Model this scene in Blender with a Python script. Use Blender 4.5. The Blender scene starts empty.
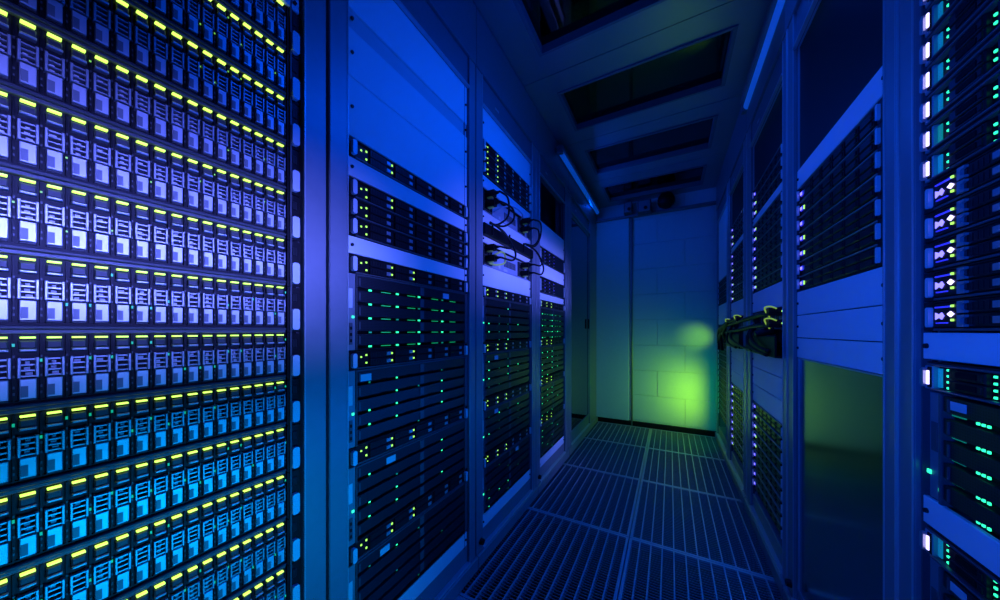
import bpy, math, random
from mathutils import Vector
random.seed(7)
scene = bpy.context.scene
COL = scene.collection

# ------------------------------------------------------------------ camera
H = 0.88                       # eye height above the grating
FPX = 312.0                    # focal length in pixels of the 1000 px wide frame
cam_d = bpy.data.cameras.new('camera')
cam_d.sensor_width = 36.0
cam_d.lens = FPX * 36.0 / 1000.0
cam_d.shift_y = 31.0 / 1000.0
cam_d.clip_start = 0.01
cam = bpy.data.objects.new('camera', cam_d)
COL.objects.link(cam)
cam.location = (0, 0, H)
cam.rotation_euler = (math.radians(90), 0, math.radians(28.6))
scene.camera = cam

# ------------------------------------------------------------------ world, lamps, exposure
world = bpy.data.worlds.new('world')
scene.world = world
world.use_nodes = True
world.node_tree.nodes['Background'].inputs[0].default_value = (0.0, 0.004, 0.03, 1)
world.node_tree.nodes['Background'].inputs[1].default_value = 0.15
scene.view_settings.view_transform = 'Standard'
scene.view_settings.look = 'None'
scene.view_settings.gamma = 1.0
scene.view_settings.use_curve_mapping = False
scene.view_settings.exposure = 0.0


def lamp(kind, name, loc, target, energy, color, size=0.2, size_y=None, angle=60, blend=0.5):
    d = bpy.data.lights.new(name, kind)
    d.energy = energy
    d.color = color
    if kind == 'AREA':
        d.shape = 'RECTANGLE'
        d.size = size
        d.size_y = size_y or size
    else:
        d.shadow_soft_size = size
    if kind == 'SPOT':
        d.spot_size = math.radians(angle)
        d.spot_blend = blend
    o = bpy.data.objects.new(name, d)
    COL.objects.link(o)
    o.location = loc
    o.rotation_euler = (Vector(target) - Vector(loc)).to_track_quat('-Z', 'Y').to_euler()
    return o


BLUE = (0.0, 0.075, 1.0)
VIOLET = (0.13, 0.155, 1.0)
TEAL = (0.0, 0.36, 1.0)
GREEN = (0.40, 1.0, 0.0)
lamp('AREA', 'blue_ceiling_lamp', (0.12, 1.15, 2.02), (-0.15, 1.15, 0.0), 6.0, BLUE, 0.4, 0.8).data.spread = math.radians(125)
lamp('AREA', 'blue_tube_and_fill_light', (0.31, 0.92, 1.95), (-0.64, 0.85, 1.45), 3.6, BLUE, 1.0, 0.05).data.spread = math.radians(110)  # added to brighten the upper left panels, set nearer than the tube fixture
lamp('AREA', 'blue_tube_and_fill_light', (-0.57, 2.45, 1.97), (0.35, 2.60, 1.35), 4.0, BLUE, 1.1, 0.05)
o = lamp('AREA', 'blue_aisle_fill', (-0.45, -0.40, 1.10), (0.345, 0.75, 0.95), 3.0, BLUE, 0.3, 0.4)  # unseen fill added to brighten the right-hand rack faces
o.data.spread = math.radians(75)
for y, z, e, ln, zt, sp in ((0.12, 1.02, 2.0, 0.75, 1.03, 30), (1.55, 1.12, 2.2, 1.2, 1.18, 34), (1.95, 0.30, 0.25, 0.4, 0.14, 40)):
    o = lamp('AREA', 'violet_strip_lamp', (0.31, y, z), (-0.64, y, zt), e, VIOLET, ln, 0.04)
    o.data.spread = math.radians(sp)
o = lamp('AREA', 'teal_floor_lamp', (0.25, 0.30, 0.30), (-0.64, 0.30, 0.50), 1.2, TEAL, 0.5, 0.15)
o.data.spread = math.radians(70)
lamp('AREA', 'green_wall_lamp', (0.235, 2.93, 0.34), (-0.45, 3.46, 0.34), 0.80, GREEN, 0.04, 0.40).data.spread = math.radians(140)
lamp('AREA', 'green_wide_fill', (0.26, 2.70, 0.40), (-0.40, 3.15, 0.30), 0.9, (0.0, 1.0, 0.03), 0.08, 0.4)  # added second green source, spreads purer green round the wall glow
lamp('SPOT', 'green_wall_lamp', (0.30, 2.90, 0.84), (0.20, 3.15, 0.83), 1.5, (0.30, 1.0, 0.0), 0.03, angle=60, blend=1.0)
lamp('AREA', 'blue_low_fill', (0.31, 1.25, 0.40), (-0.64, 1.25, 0.35), 3.4, (0.0, 0.13, 1.0), 1.3, 0.08)  # added low fill bringing blue onto the lower left racks, no fixture
lamp('AREA', 'blue_up_fill', (-0.2, 0.45, 0.06), (-0.3, 0.9, 2.0), 2.2, BLUE, 0.5, 0.5).data.spread = math.radians(80)  # added uplight to lift the ceiling, no known source on the floor

# ------------------------------------------------------------------ materials
MATS = {}


def mat(name, col, rough=0.5, metal=0.0, spec=0.5, emit=None, strength=0.0, noise=0.0, bump=0.0, scale=60.0, coat=0.0):
    m = bpy.data.materials.new(name)
    m.use_nodes = True
    nt = m.node_tree
    b = nt.nodes['Principled BSDF']
    b.inputs['Base Color'].default_value = (*col, 1)
    b.inputs['Roughness'].default_value = rough
    b.inputs['Metallic'].default_value = metal
    b.inputs['Specular IOR Level'].default_value = spec
    b.inputs['Coat Weight'].default_value = coat
    if emit:
        b.inputs['Emission Color'].default_value = (*emit, 1)
        b.inputs['Emission Strength'].default_value = strength
    if noise or bump:
        tc = nt.nodes.new('ShaderNodeTexCoord')
        n = nt.nodes.new('ShaderNodeTexNoise')
        n.inputs['Scale'].default_value = scale
        n.inputs['Detail'].default_value = 4
        nt.links.new(tc.outputs['Object'], n.inputs['Vector'])
        if noise:
            r = nt.nodes.new('ShaderNodeMapRange')
            r.inputs['To Min'].default_value = 1.0 - noise
            r.inputs['To Max'].default_value = 1.0 + noise
            nt.links.new(n.outputs['Fac'], r.inputs['Value'])
            mx = nt.nodes.new('ShaderNodeVectorMath')
            mx.operation = 'SCALE'
            mx.inputs[0].default_value = col
            nt.links.new(r.outputs[0], mx.inputs['Scale'])
            nt.links.new(mx.outputs[0], b.inputs['Base Color'])
        if bump:
            bp = nt.nodes.new('ShaderNodeBump')
            bp.inputs['Strength'].default_value = bump
            bp.inputs['Distance'].default_value = 0.002
            nt.links.new(n.outputs['Fac'], bp.inputs['Height'])
            nt.links.new(bp.outputs[0], b.inputs['Normal'])
    MATS[name] = m
    return m


def pane_mat(name, tint, rough=0.04, ior=1.5, boost=1.0):
    m = bpy.data.materials.new(name)
    m.use_nodes = True
    nt = m.node_tree
    for n in list(nt.nodes):
        nt.nodes.remove(n)
    out = nt.nodes.new('ShaderNodeOutputMaterial')
    tr = nt.nodes.new('ShaderNodeBsdfTransparent')
    tr.inputs[0].default_value = (*tint, 1)
    gl = nt.nodes.new('ShaderNodeBsdfGlossy')
    gl.inputs['Roughness'].default_value = rough
    gl.inputs['Color'].default_value = (boost, boost, boost, 1)
    fr = nt.nodes.new('ShaderNodeFresnel')
    fr.inputs[0].default_value = ior
    mx = nt.nodes.new('ShaderNodeMixShader')
    nt.links.new(fr.outputs[0], mx.inputs[0])
    nt.links.new(tr.outputs[0], mx.inputs[1])
    nt.links.new(gl.outputs[0], mx.inputs[2])
    nt.links.new(mx.outputs[0], out.inputs[0])
    MATS[name] = m
    return m


mat('frame', (0.23, 0.24, 0.26), 0.38, 0.25, 0.5, noise=0.10, bump=0.05, scale=40)
mat('frame_bright', (0.46, 0.48, 0.50), 0.3, 0.4)
mat('frame_dark', (0.16, 0.17, 0.19), 0.42, 0.2, noise=0.1)
mat('panel', (0.74, 0.75, 0.77), 0.5, 0.0, 0.4, noise=0.04, scale=15)
mat('panel_shaded', (0.50, 0.51, 0.53), 0.5, 0.0, 0.4, noise=0.04, scale=15)
mat('black', (0.007, 0.007, 0.009), 0.42, 0.0, 0.15)
mat('black_gloss', (0.010, 0.010, 0.014), 0.35, 0.0, 0.2)
mat('cavity', (0.006, 0.006, 0.008), 0.8, 0.0, 0.1)
mat('dark_metal', (0.013, 0.0135, 0.016), 0.45, 0.0, 0.15)
mat('mid_metal', (0.085, 0.09, 0.10), 0.4, 0.15, 0.3)
mat('caddy', (0.055, 0.057, 0.065), 0.4, 0.0, 0.25, noise=0.12, scale=400)
mat('caddy_light', (0.44, 0.45, 0.48), 0.40, 0.6)
mat('plate_metal', (0.60, 0.60, 0.62), 0.42, 0.55, noise=0.08, scale=300)
mat('label_white', (0.58, 0.58, 0.60), 0.45, noise=0.06, scale=300)
mat('label_grey', (0.16, 0.17, 0.19), 0.4)
mat('ear', (0.62, 0.64, 0.67), 0.4, 0.1)
mat('rubber', (0.006, 0.006, 0.007), 0.5, 0.0, 0.2)
mat('led_activity', (0.4, 0.7, 0.1), 0.4, emit=(0.25, 0.85, 0.06), strength=0.6)
mat('latch', (0.75, 0.85, 0.10), 0.4)
mat('latch_lit', (0.7, 0.8, 0.1), 0.4, emit=(0.45, 0.75, 0.03), strength=0.4)  # yellow LED light falling on the latch hoops, put in as emission
mat('wall_paint', (0.62, 0.64, 0.62), 0.62, 0.0, 0.4, noise=0.06, bump=0.25, scale=55)
mat('mortar', (0.60, 0.61, 0.60), 0.8, 0.0, 0.2, noise=0.1, scale=80)
mat('ceiling_metal', (0.30, 0.32, 0.34), 0.30, 0.55, 0.6, noise=0.06, scale=8)
mat('steel_grating', (0.42, 0.43, 0.46), 0.40, 0.4, noise=0.15, scale=30)
mat('void', (0.004, 0.004, 0.005), 0.9, 0.0, 0.05)
mat('lamp_tube', (0.55, 0.6, 0.7), 0.3, emit=(0.0, 0.09, 0.75), strength=0.35)
mat('acrylic_dark', (0.004, 0.005, 0.010), 0.07, 0.0, 0.9, coat=0.3)
mat('port', (0.03, 0.03, 0.035), 0.4)
mat('switch_face', (0.36, 0.39, 0.46), 0.4, 0.1)
mat('led_lime', (0.6, 0.8, 0.1), 0.4, emit=(0.54, 1.0, 0.11), strength=1.9)
mat('led_yellow', (0.7, 0.8, 0.1), 0.4, emit=(0.42, 1.0, 0.09), strength=1.4)
mat('led_green', (0.1, 0.8, 0.4), 0.4, emit=(0.03, 1.0, 0.38), strength=1.6)
mat('led_green_dim', (0.1, 0.6, 0.3), 0.4, emit=(0.01, 0.8, 0.22), strength=0.16)
mat('green_spill', (0.1, 0.6, 0.3), 0.4, emit=(0.01, 0.8, 0.20), strength=0.4)
mat('led_violet', (0.4, 0.3, 0.9), 0.4, emit=(0.26, 0.22, 1.0), strength=1.8)
mat('led_violet_dim', (0.3, 0.25, 0.9), 0.4, emit=(0.04, 0.03, 1.0), strength=0.45)
mat('led_white', (0.9, 0.9, 1.0), 0.4, emit=(0.62, 0.55, 1.0), strength=2.4)
mat('led_teal', (0.1, 0.6, 0.5), 0.35, emit=(0.0, 0.30, 0.32), strength=0.3)
mat('mirror_dark', (0.30, 0.32, 0.36), 0.16, 1.0)
pane_mat('ceiling_glass', (0.30, 0.32, 0.36))
pane_mat('door_glass', (0.10, 0.11, 0.13), 0.05)


def perforated(name, col, hole, scale):
    m = mat(name, col, 0.4, 0.2)
    nt = m.node_tree
    b = nt.nodes['Principled BSDF']
    tc = nt.nodes.new('ShaderNodeTexCoord')
    v = nt.nodes.new('ShaderNodeTexVoronoi')
    v.inputs['Scale'].default_value = scale
    v.inputs['Randomness'].default_value = 0.0
    nt.links.new(tc.outputs['Object'], v.inputs['Vector'])
    r = nt.nodes.new('ShaderNodeMapRange')
    r.inputs['From Min'].default_value = 0.30
    r.inputs['From Max'].default_value = 0.40
    nt.links.new(v.outputs['Distance'], r.inputs['Value'])
    mx = nt.nodes.new('ShaderNodeMix')
    mx.data_type = 'RGBA'
    mx.inputs['A'].default_value = (*hole, 1)
    mx.inputs['B'].default_value = (*col, 1)
    nt.links.new(r.outputs[0], mx.inputs['Factor'])
    nt.links.new(mx.outputs['Result'], b.inputs['Base Color'])
    return m


perforated('mesh_face', (0.020, 0.021, 0.030), (0.004, 0.004, 0.005), 260)


# ------------------------------------------------------------------ mesh helpers
class MB:
    def __init__(self):
        self.v, self.f, self.m, self.slots = [], [], [], []

    def slot(self, name):
        if name not in self.slots:
            self.slots.append(name)
        return self.slots.index(name)

    def quad(self, idx, s):
        self.f.append(idx)
        self.m.append(s)

    def box(self, x0, x1, y0, y1, z0, z1, m, ch=0.0):
        """axis box; ch chamfers the four edges round the front (y0) face"""
        s = self.slot(m)
        n = len(self.v)
        rings = [(y1, 0.0)] + ([(y0 + ch, 0.0), (y0, ch)] if ch else [(y0, 0.0)])
        for y, i in rings:
            self.v += [(x0 + i, y, z0 + i), (x1 - i, y, z0 + i), (x1 - i, y, z1 - i), (x0 + i, y, z1 - i)]
        self.quad((n + 3, n + 2, n + 1, n), s)
        for r in range(len(rings) - 1):
            a, b = n + 4 * r, n + 4 * r + 4
            for k in range(4):
                j = (k + 1) % 4
                self.quad((a + k, a + j, b + j, b + k), s)
        e = n + 4 * (len(rings) - 1)
        self.quad((e, e + 1, e + 2, e + 3), s)
        return self

    def prism(self, poly, y0, y1, m, axis='y'):
        """polygon (counter-clockwise seen from the front) pushed along an axis; axis y: poly is (x,z); axis x: poly is (y,z)"""
        s = self.slot(m)
        n = len(self.v)
        k = len(poly)
        for t in (y0, y1):
            for a, b in poly:
                self.v.append((a, t, b) if axis == 'y' else ((t, a, b) if axis == 'x' else (a, b, t)))
        self.f.append(tuple(range(n, n + k)))
        self.m.append(s)
        self.f.append(tuple(range(n + 2 * k - 1, n + k - 1, -1)))
        self.m.append(s)
        for i in range(k):
            j = (i + 1) % k
            self.quad((n + i, n + k + i, n + k + j, n + j), s)
        return self

    def cyl(self, c, axis, r, d, m, n=12, r2=None):
        a = Vector(axis).normalized()
        p = [Vector(c), Vector(c) + a * d]
        return self.tube(p, [r, r if r2 is None else r2], m, n)

    def tube(self, pts, r, m, n=6):
        s = self.slot(m)
        pts = [Vector(p) for p in pts]
        rs = r if isinstance(r, (list, tuple)) else [r] * len(pts)
        base = len(self.v)
        up = None
        for i, p in enumerate(pts):
            t = (pts[min(i + 1, len(pts) - 1)] - pts[max(i - 1, 0)]).normalized()
            if up is None:
                up = Vector((0, 0, 1)) if abs(t.z) < 0.9 else Vector((1, 0, 0))
            sd = t.cross(up).normalized()
            up = sd.cross(t).normalized()
            for k in range(n):
                w = 2 * math.pi * k / n
                q = p + (sd * math.cos(w) + up * math.sin(w)) * rs[i]
                self.v.append(tuple(q))
        for i in range(len(pts) - 1):
            for k in range(n):
                j = (k + 1) % n
                a, b = base + i * n, base + (i + 1) * n
                self.quad((a + k, a + j, b + j, b + k), s)
        self.f.append(tuple(range(base + n - 1, base - 1, -1)))
        self.m.append(s)
        e = base + (len(pts) - 1) * n
        self.f.append(tuple(range(e, e + n)))
        self.m.append(s)
        return self

    def mesh(self, name, smooth=False):
        me = bpy.data.meshes.new(name)
        me.from_pydata(self.v, [], self.f)
        for s in self.slots:
            me.materials.append(MATS[s])
        me.polygons.foreach_set('material_index', self.m)
        if smooth:
            me.polygons.foreach_set('use_smooth', [True] * len(self.f))
        me.update()
        return me


def spline(pts, n=8):
    pts = [Vector(p) for p in pts]
    q = [pts[0] * 2 - pts[1]] + pts + [pts[-1] * 2 - pts[-2]]
    out = []
    for i in range(1, len(q) - 2):
        p0, p1, p2, p3 = q[i - 1:i + 3]
        for k in range(n):
            t = k / n
            out.append(0.5 * ((2 * p1) + (p2 - p0) * t + (2 * p0 - 5 * p1 + 4 * p2 - p3) * t * t + (3 * p1 - p0 - 3 * p2 + p3) * t ** 3))
    out.append(pts[-1])
    return out


def obj(name, me, parent=None, loc=(0, 0, 0), rz=0.0):
    o = bpy.data.objects.new(name, me)
    COL.objects.link(o)
    o.location = loc
    o.rotation_euler[2] = rz
    if parent is not None:
        o.parent = parent
    return o


def tag(o, label, cat, group=None, kind=None):
    if label:
        o['label'] = label
    if cat:
        o['category'] = cat
    if group:
        o['group'] = group
    if kind:
        o['kind'] = kind
    return o


def thing(name, label, cat, loc, rz=0.0, group=None, kind=None):
    return tag(obj(name, None, None, loc, rz), label, cat, group, kind)


CACHE = {}


def shared(key, make):
    if key not in CACHE:
        CACHE[key] = make()
    return CACHE[key]


U = 0.04445
XL = -0.64      # face plane of the left-hand row of racks
XR = 0.345      # face plane of the right-hand row
PI2 = math.pi / 2
ORD = ['topmost', 'second from the top', 'third from the top', 'fourth from the top', 'fifth from the top', 'sixth from the top',
       'seventh from the top', 'eighth from the top', 'ninth from the top', 'tenth from the top', 'eleventh from the top',
       'twelfth from the top', 'thirteenth from the top', 'fourteenth from the top']

DOWN = ['topmost', 'second down', 'third down', 'fourth down', 'fifth down', 'sixth down', 'seventh down', 'eighth down', 'ninth down']


def left(y, z, dx=0.0):
    return (XL - dx, y, H + z)          # local x runs towards +Y, local y into the rack (-X)


def right(y, z, dx=0.0):
    return (XR + dx, y, H + z)          # local x runs towards -Y, local y into the rack (+X)


# ------------------------------------------------------------------ the setting
YB = 3.15
CZ = H + 1.20


def structure(name, mb, parent=None):
    o = obj(name, mb.mesh(name), parent)
    if parent is None:
        o['kind'] = 'structure'
    return o


structure('floor', MB().box(-1.8, 1.5, -1.6, 3.4, -0.30, -0.25, 'void'))
structure('wall_left', MB().box(-1.85, -1.75, -1.6, 3.4, -0.25, 2.75, 'frame_dark'))
structure('wall_right', MB().box(1.45, 1.55, -1.6, 3.4, -0.25, 2.75, 'frame_dark'))
structure('wall_front', MB().box(-1.8, 1.5, -1.7, -1.6, -0.25, 2.75, 'frame_dark'))

# back wall of painted blocks, laid in running bond
wall = structure('wall_back', MB().box(-1.8, 1.5, YB + 0.003, YB + 0.15, -0.25, 2.75, 'mortar'))
PITCH_Z, PITCH_X = 0.232, 0.43
zs0 = H + 0.105 - PITCH_Z * 4
block = MB().box(0, PITCH_X - 0.004, 0, 0.02, 0, PITCH_Z - 0.0035, 'wall_paint', 0.002).mesh('wall_block')
for r in range(10):
    z = zs0 + r * PITCH_Z
    off = (-0.10 if r % 2 else 0.115) - 2 * PITCH_X
    for c in range(4):
        x = off + c * PITCH_X
        obj('wall_block', block, wall, (x, YB - 0.002, z))
structure('baseboard_back', MB().box(-0.66, 0.40, YB - 0.022, YB - 0.003, 0.0, 0.045, 'black', 0.004))
structure('trim_1', MB().box(-0.66, 0.40, YB - 0.045, YB - 0.003, H + 1.052, H + 1.075, 'frame_dark', 0.004))
structure('trim_2', MB().box(-0.66, -0.335, YB - 0.03, YB - 0.003, 0.046, H + 1.051, 'wall_paint', 0.003))

# ceiling: steel cassettes with a glazed opening each, one per rack bay
SEAMS = [-0.35, 0.235, 0.82, 1.40, 1.98, 2.57, YB]
ceil = tag(obj('ceiling', None, None, (0, 0, CZ)), None, None, kind='structure')
for i in range(6):
    y0, y1 = SEAMS[i] + 0.002, SEAMS[i + 1] - 0.002
    hx0, hx1 = -0.50, 0.235
    hy0, hy1 = y0 + 0.115, y1 - 0.12
    m = MB()
    T = 0.045
    m.box(-0.672, hx0, y0, y1, 0, T, 'ceiling_metal')
    m.box(hx1, 0.38, y0, y1, 0, T, 'ceiling_metal')
    m.box(hx0, hx1, y0, hy0, 0, T, 'ceiling_metal')
    m.box(hx0, hx1, hy1, y1, 0, T, 'ceiling_metal')
    fr = obj('ceiling_panel', m.mesh('ceiling_panel'), ceil)
    obj('glass_pane', MB().box(hx0 + 0.001, hx1 - 0.001, hy0 + 0.001, hy1 - 0.001, 0.030, 0.036, 'ceiling_glass').mesh('glass_pane'), fr)
    g = MB()
    for a, b, c, d in ((hx0, hx0 + 0.016, hy0, hy1), (hx1 - 0.016, hx1, hy0, hy1), (hx0 + 0.016, hx1 - 0.016, hy0, hy0 + 0.012), (hx0 + 0.016, hx1 - 0.016, hy1 - 0.012, hy1)):
        g.box(a, b, c, d, -0.006, 0.029, 'frame_dark')
    obj('pane_frame', g.mesh('pane_frame'), fr)
structure('roof_slab', MB().box(-1.8, 1.5, -1.6, 3.4, 2.75, 2.85, 'void'))

# ------------------------------------------------------------------ floor grating tiles
def grating_tile(x0, x1, y0, y1, label):
    t = thing('grating_tile', label, 'floor grate', (x0, y0, 0), group='steel floor grates')
    w, d = x1 - x0, y1 - y0

    def frame():
        m = MB()
        e, top, bot = 0.010, 0.0, -0.032
        m.box(0, e, 0, d, bot, top, 'steel_grating')
        m.box(w - e, w, 0, d, bot, top, 'steel_grating')
        m.box(e, w - e, 0, e, bot, top, 'steel_grating')
        m.box(e, w - e, d - e, d, bot, top, 'steel_grating')
        return m.mesh('tile_frame')

    def bars():
        m = MB()
        n = 12
        for i in range(1, n):
            x = w * i / n
            m.box(x - 0.0024, x + 0.0024, 0.0101, d - 0.0101, -0.030, -0.001, 'steel_grating')
        return m.mesh('bearing_bars')

    def rods():
        m = MB()
        n = 46
        for i in range(1, n):
            y = d * i / n
            m.box(0.0101, w - 0.0101, y - 0.0011, y + 0.0011, -0.0085, -0.0045, 'frame')
        return m.mesh('cross_rods')
    k = (round(w, 3), round(d, 3))
    obj('tile_frame', shared(('gf', k), frame), t)
    obj('bearing_bars', shared(('gb', k), bars), t)['kind'] = 'stuff'
    obj('cross_rods', shared(('gr', k), rods), t)['kind'] = 'stuff'


ROWS = [(-0.32, 0.263, None), (0.265, 0.848, 'nearest the camera'), (0.85, 1.433, 'nearest row'), (1.435, 2.018, 'second row'),
        (2.02, 2.598, 'third row'), (2.60, 3.125, 'row at the block wall')]
for y0, y1, where in ROWS[2:]:
    grating_tile(-0.645, -0.1545, y0, y1, 'black steel floor grate, ' + where + ', on the disk array side')
    grating_tile(-0.1505, 0.340, y0, y1, 'black steel floor grate, ' + where + ', on the dark mirror panel side')
for y0, y1, where in ROWS[:2]:
    pass
structure('floor', MB().box(-0.645, 0.34, -1.5, 0.848, -0.03, -0.001, 'steel_grating'))

# ------------------------------------------------------------------ racks
PB = -0.010      # how far the posts stand proud of the server faces


def post_mesh(w, mirror, bead):
    def make():
        m = MB()
        m.box(0, w, PB, 0.06, 0.0, 1.86, 'frame', 0.002)
        # extruded edge beads and a groove strip
        if bead:
            e = (w - 0.0025, w) if mirror else (0, 0.0025)
            m.box(e[0], e[1], PB - 0.0025, PB, 0.0, 1.86, 'frame_bright', 0.0006)
        e = (0.0, 0.003) if mirror else (w - 0.003, w)
        m.box(e[0], e[1], PB - 0.0015, PB, 0.0, 1.86, 'frame_bright', 0.0006)
        return m.mesh('front_post')
    return shared(('post', round(w, 4), mirror, bead), make)


def rail_mesh():
    def make():
        m = MB()
        m.box(0, 0.020, 0.006, 0.012, 0.11, 1.75, 'frame_dark')
        m.box(0, 0.003, -0.003, 0.006, 0.11, 1.75, 'mid_metal')
        z = 0.13
        while z < 1.74:
            m.box(0.007, 0.015, 0.0045, 0.0062, z, z + 0.009, 'cavity')
            z += U / 3
        return m.mesh('mounting_rail')
    return shared('rail', make)


def screw_mesh():
    return shared('screw', lambda: MB().cyl((0, 0.001, 0), (0, -1, 0), 0.0042, 0.0045, 'dark_metal', 8, 0.0034).mesh('screw'))


def rack(label, loc_fn, rz, y_open, W, lw, rw, blanks, top_z=0.868, bot_z=-0.765, fascia=True, extra=None, knob=True):
    """local x runs over the opening 0..W; lw / rw are the half posts on each side; blanks are (z0,z1) relative to the eye"""
    t = thing('server_rack', label, 'server rack', loc_fn(y_open, -H), rz, 'server racks along the aisle')
    bead = rz < 0
    g = 0.001 if bead else 0.0022
    obj('front_post', post_mesh(lw - 0.001 - g, False, bead), t, (-lw + g, 0, 0))
    obj('front_post', post_mesh(rw - 0.001 - g, True, bead), t, (W + 0.001, 0, 0))
    obj('mounting_rail', rail_mesh(), t, (0.0005, 0, 0))
    obj('mounting_rail', rail_mesh(), t, (W - 0.0205, 0, 0))
    D = 0.85
    m = MB().box(-lw, -lw + 0.003, 0.061, D, 0.02, 2.04, 'frame_dark')
    obj('side_panel', m.mesh('side_panel'), t)
    m = MB().box(W + rw - 0.004, W + rw - 0.001, 0.061, D, 0.02, 2.04, 'frame_dark')
    obj('side_panel', m.mesh('side_panel'), t)
    obj('back_panel', MB().box(-lw + 0.004, W + rw - 0.005, D - 0.004, D, 0.02, 2.04, 'frame_dark').mesh('back_panel'), t)
    obj('roof_panel', MB().box(-lw + 0.004, W + rw - 0.005, 0.021, D - 0.005, 2.035, 2.04, 'frame_dark').mesh('roof_panel'), t)
    # top beam
    m = MB()
    m.box(0.0, W, -0.004, 0.02, H + top_z, 1.86, 'frame_dark', 0.002)
    m.box(0.0, W, -0.014, -0.004, H + top_z, H + top_z + 0.006, 'frame_bright', 0.001)
    m.box(W * 0.22, W * 0.22 + 0.03, -0.0055, -0.004, H + top_z + 0.05, H + top_z + 0.058, 'frame_bright')
    obj('top_beam', m.mesh('top_beam'), t)
    obj('canopy_strip', MB().box(-lw, W + rw - 0.001, -0.013, 0.0205, 1.861, 2.076, 'frame_dark', 0.002).mesh('canopy_strip'), t)
    # plinth: stepped profile
    m = MB()
    z1 = H + bot_z
    m.box(0.0, W, -0.002, 0.05, 0.055, z1, 'frame', 0.002)
    m.box(-lw, W + rw - 0.001, PB - 0.012, PB - 0.001, 0.001, 0.05, 'frame', 0.003)
    m.box(0.0, W, PB - 0.006, 0.05, 0.045, 0.055, 'frame_bright', 0.001)
    obj('plinth', m.mesh('plinth'), t)
    if knob:
        obj('adjuster_knob', shared('knob', lambda: MB().cyl((0, PB - 0.001, 0), (0, -1, 0), 0.012, 0.012, 'rubber', 14, 0.010).mesh('adjuster_knob')), t, (-lw * 0.35, -0.0005, 0.085))
    for z0, z1 in blanks:
        grey = abs(z1 - 0.735) < 1e-6          # the one set-back strip, greyed to put the stripe's shade into its colour
        key = ('blank', round(W, 3), round(z1 - z0, 4), grey)
        o = obj('blanking_panel', shared(key, lambda: MB().box(0.004, W - 0.004, 0.0 if grey else -0.003, 0.003, 0.0006, z1 - z0 - 0.0006, 'panel_shaded' if grey else 'panel', 0.0012).mesh('blanking_panel')), t, (0, 0, H + z0))
        zz = (z1 - z0) * 0.5
        for sx in (0.013, W - 0.013):
            obj('screw', screw_mesh(), o, (sx, -0.003, zz))
    if extra:
        extra(t)
    return t


def split(z0, z1, hts):
    """cut z0..z1 from the top into panels of the given heights in rack units, remainder last"""
    out, z = [], z1
    for h in hts:
        out.append((z - h * U, z))
        z -= h * U
    if z - z0 > 0.004:
        out.append((z0, z))
    return out


# left-hand row, openings along Y
LW = dict(a=(-0.122, 0.474), b=(0.450, 0.476), c=(1.018, 0.484), d=(1.615, 0.472))
rack('near grey rack frame holding the rows of lime-lit disk arrays', left, PI2, LW['a'][0], LW['a'][1], 0.06, 0.049,
     split(0.620, 0.868, [3, 2]) + [(-0.765, -0.539)])
rack('grey rack frame with a tall blue-lit blank top, beside the disk array rack', left, PI2, LW['b'][0], LW['b'][1], 0.047, 0.043,
     [(0.735, 0.868), (0.691, 0.735), (0.580, 0.691), (0.444, 0.580)] + [(0.353, 0.443 - U - 0.001), (0.177, 0.352 - 3 * U - 0.001), (-0.765, -0.716)])
rack('grey rack frame with two cabled switches between blank panels, third along the disk array side', left, PI2, LW['c'][0], LW['c'][1], 0.047, 0.056,
     [(0.749, 0.868), (0.560, 0.608), (0.420, 0.470), (0.347, 0.372), (0.177, 0.257), (-0.765, -0.716)])
rack('grey rack frame with a dark empty top, farthest open rack on the disk array side', left, PI2, LW['d'][0], LW['d'][1], 0.056, 0.066,
     [(0.480, 0.620), (0.310, 0.385), (0.177, 0.215), (-0.765, -0.716)])


def dark_door(t):
    W = 0.60
    m = MB()
    for a, b, c, d in ((0, W, 0.11, 0.14), (0, W, 1.72, 1.75), (0, 0.025, 0.14, 1.72), (W - 0.025, W, 0.14, 1.72)):
        m.box(a, b, -0.006, 0.012, c, d, 'frame', 0.002)
    dr = obj('door_frame', m.mesh('door_frame'), t)
    obj('door_glass', MB().box(0.026, W - 0.026, 0.001, 0.006, 0.141, 1.719, 'acrylic_dark').mesh('door_glass'), dr)
    obj('door_handle', MB().box(0.535, 0.555, -0.016, -0.006, 0.90, 0.985, 'dark_metal', 0.003).mesh('door_handle'), dr)


rack('grey cabinet with a closed dark glass door, beside the block wall', left, PI2, 2.232, 0.60, 0.078, 0.31, [], extra=dark_door, knob=False)

# right-hand row (local x runs towards the camera)
RW = dict(a=(0.738, 0.476), b=(1.280, 0.462), c=(1.865, 0.478), d=(2.455, 0.430), e=(3.045, 0.470))


def dark_panel_or_shade_sheet(z0, z1, W, m0='mirror_dark'):
    def f(t):
        o = obj('dark_panel_or_shade_sheet', MB().box(0.010, W - 0.004, 0.002, 0.008, H + z0, H + z1, m0).mesh('dark_panel_or_shade_sheet'), t)
        m = MB()
        m.box(0.004, W - 0.004, -0.002, 0.002, H + z1 - 0.003, H + z1, 'frame_bright')
        m.box(0.004, 0.010, -0.002, 0.002, H + z0, H + z1 - 0.0031, 'frame_bright')
        obj('panel_edge', m.mesh('panel_edge'), o)
    return f


def r1_extra(t):
    dark_panel_or_shade_sheet(-0.79, -0.082, RW['b'][1])(t)
    dark_panel_or_shade_sheet(0.490, 0.866, RW['b'][1], 'black')(t)


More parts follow.
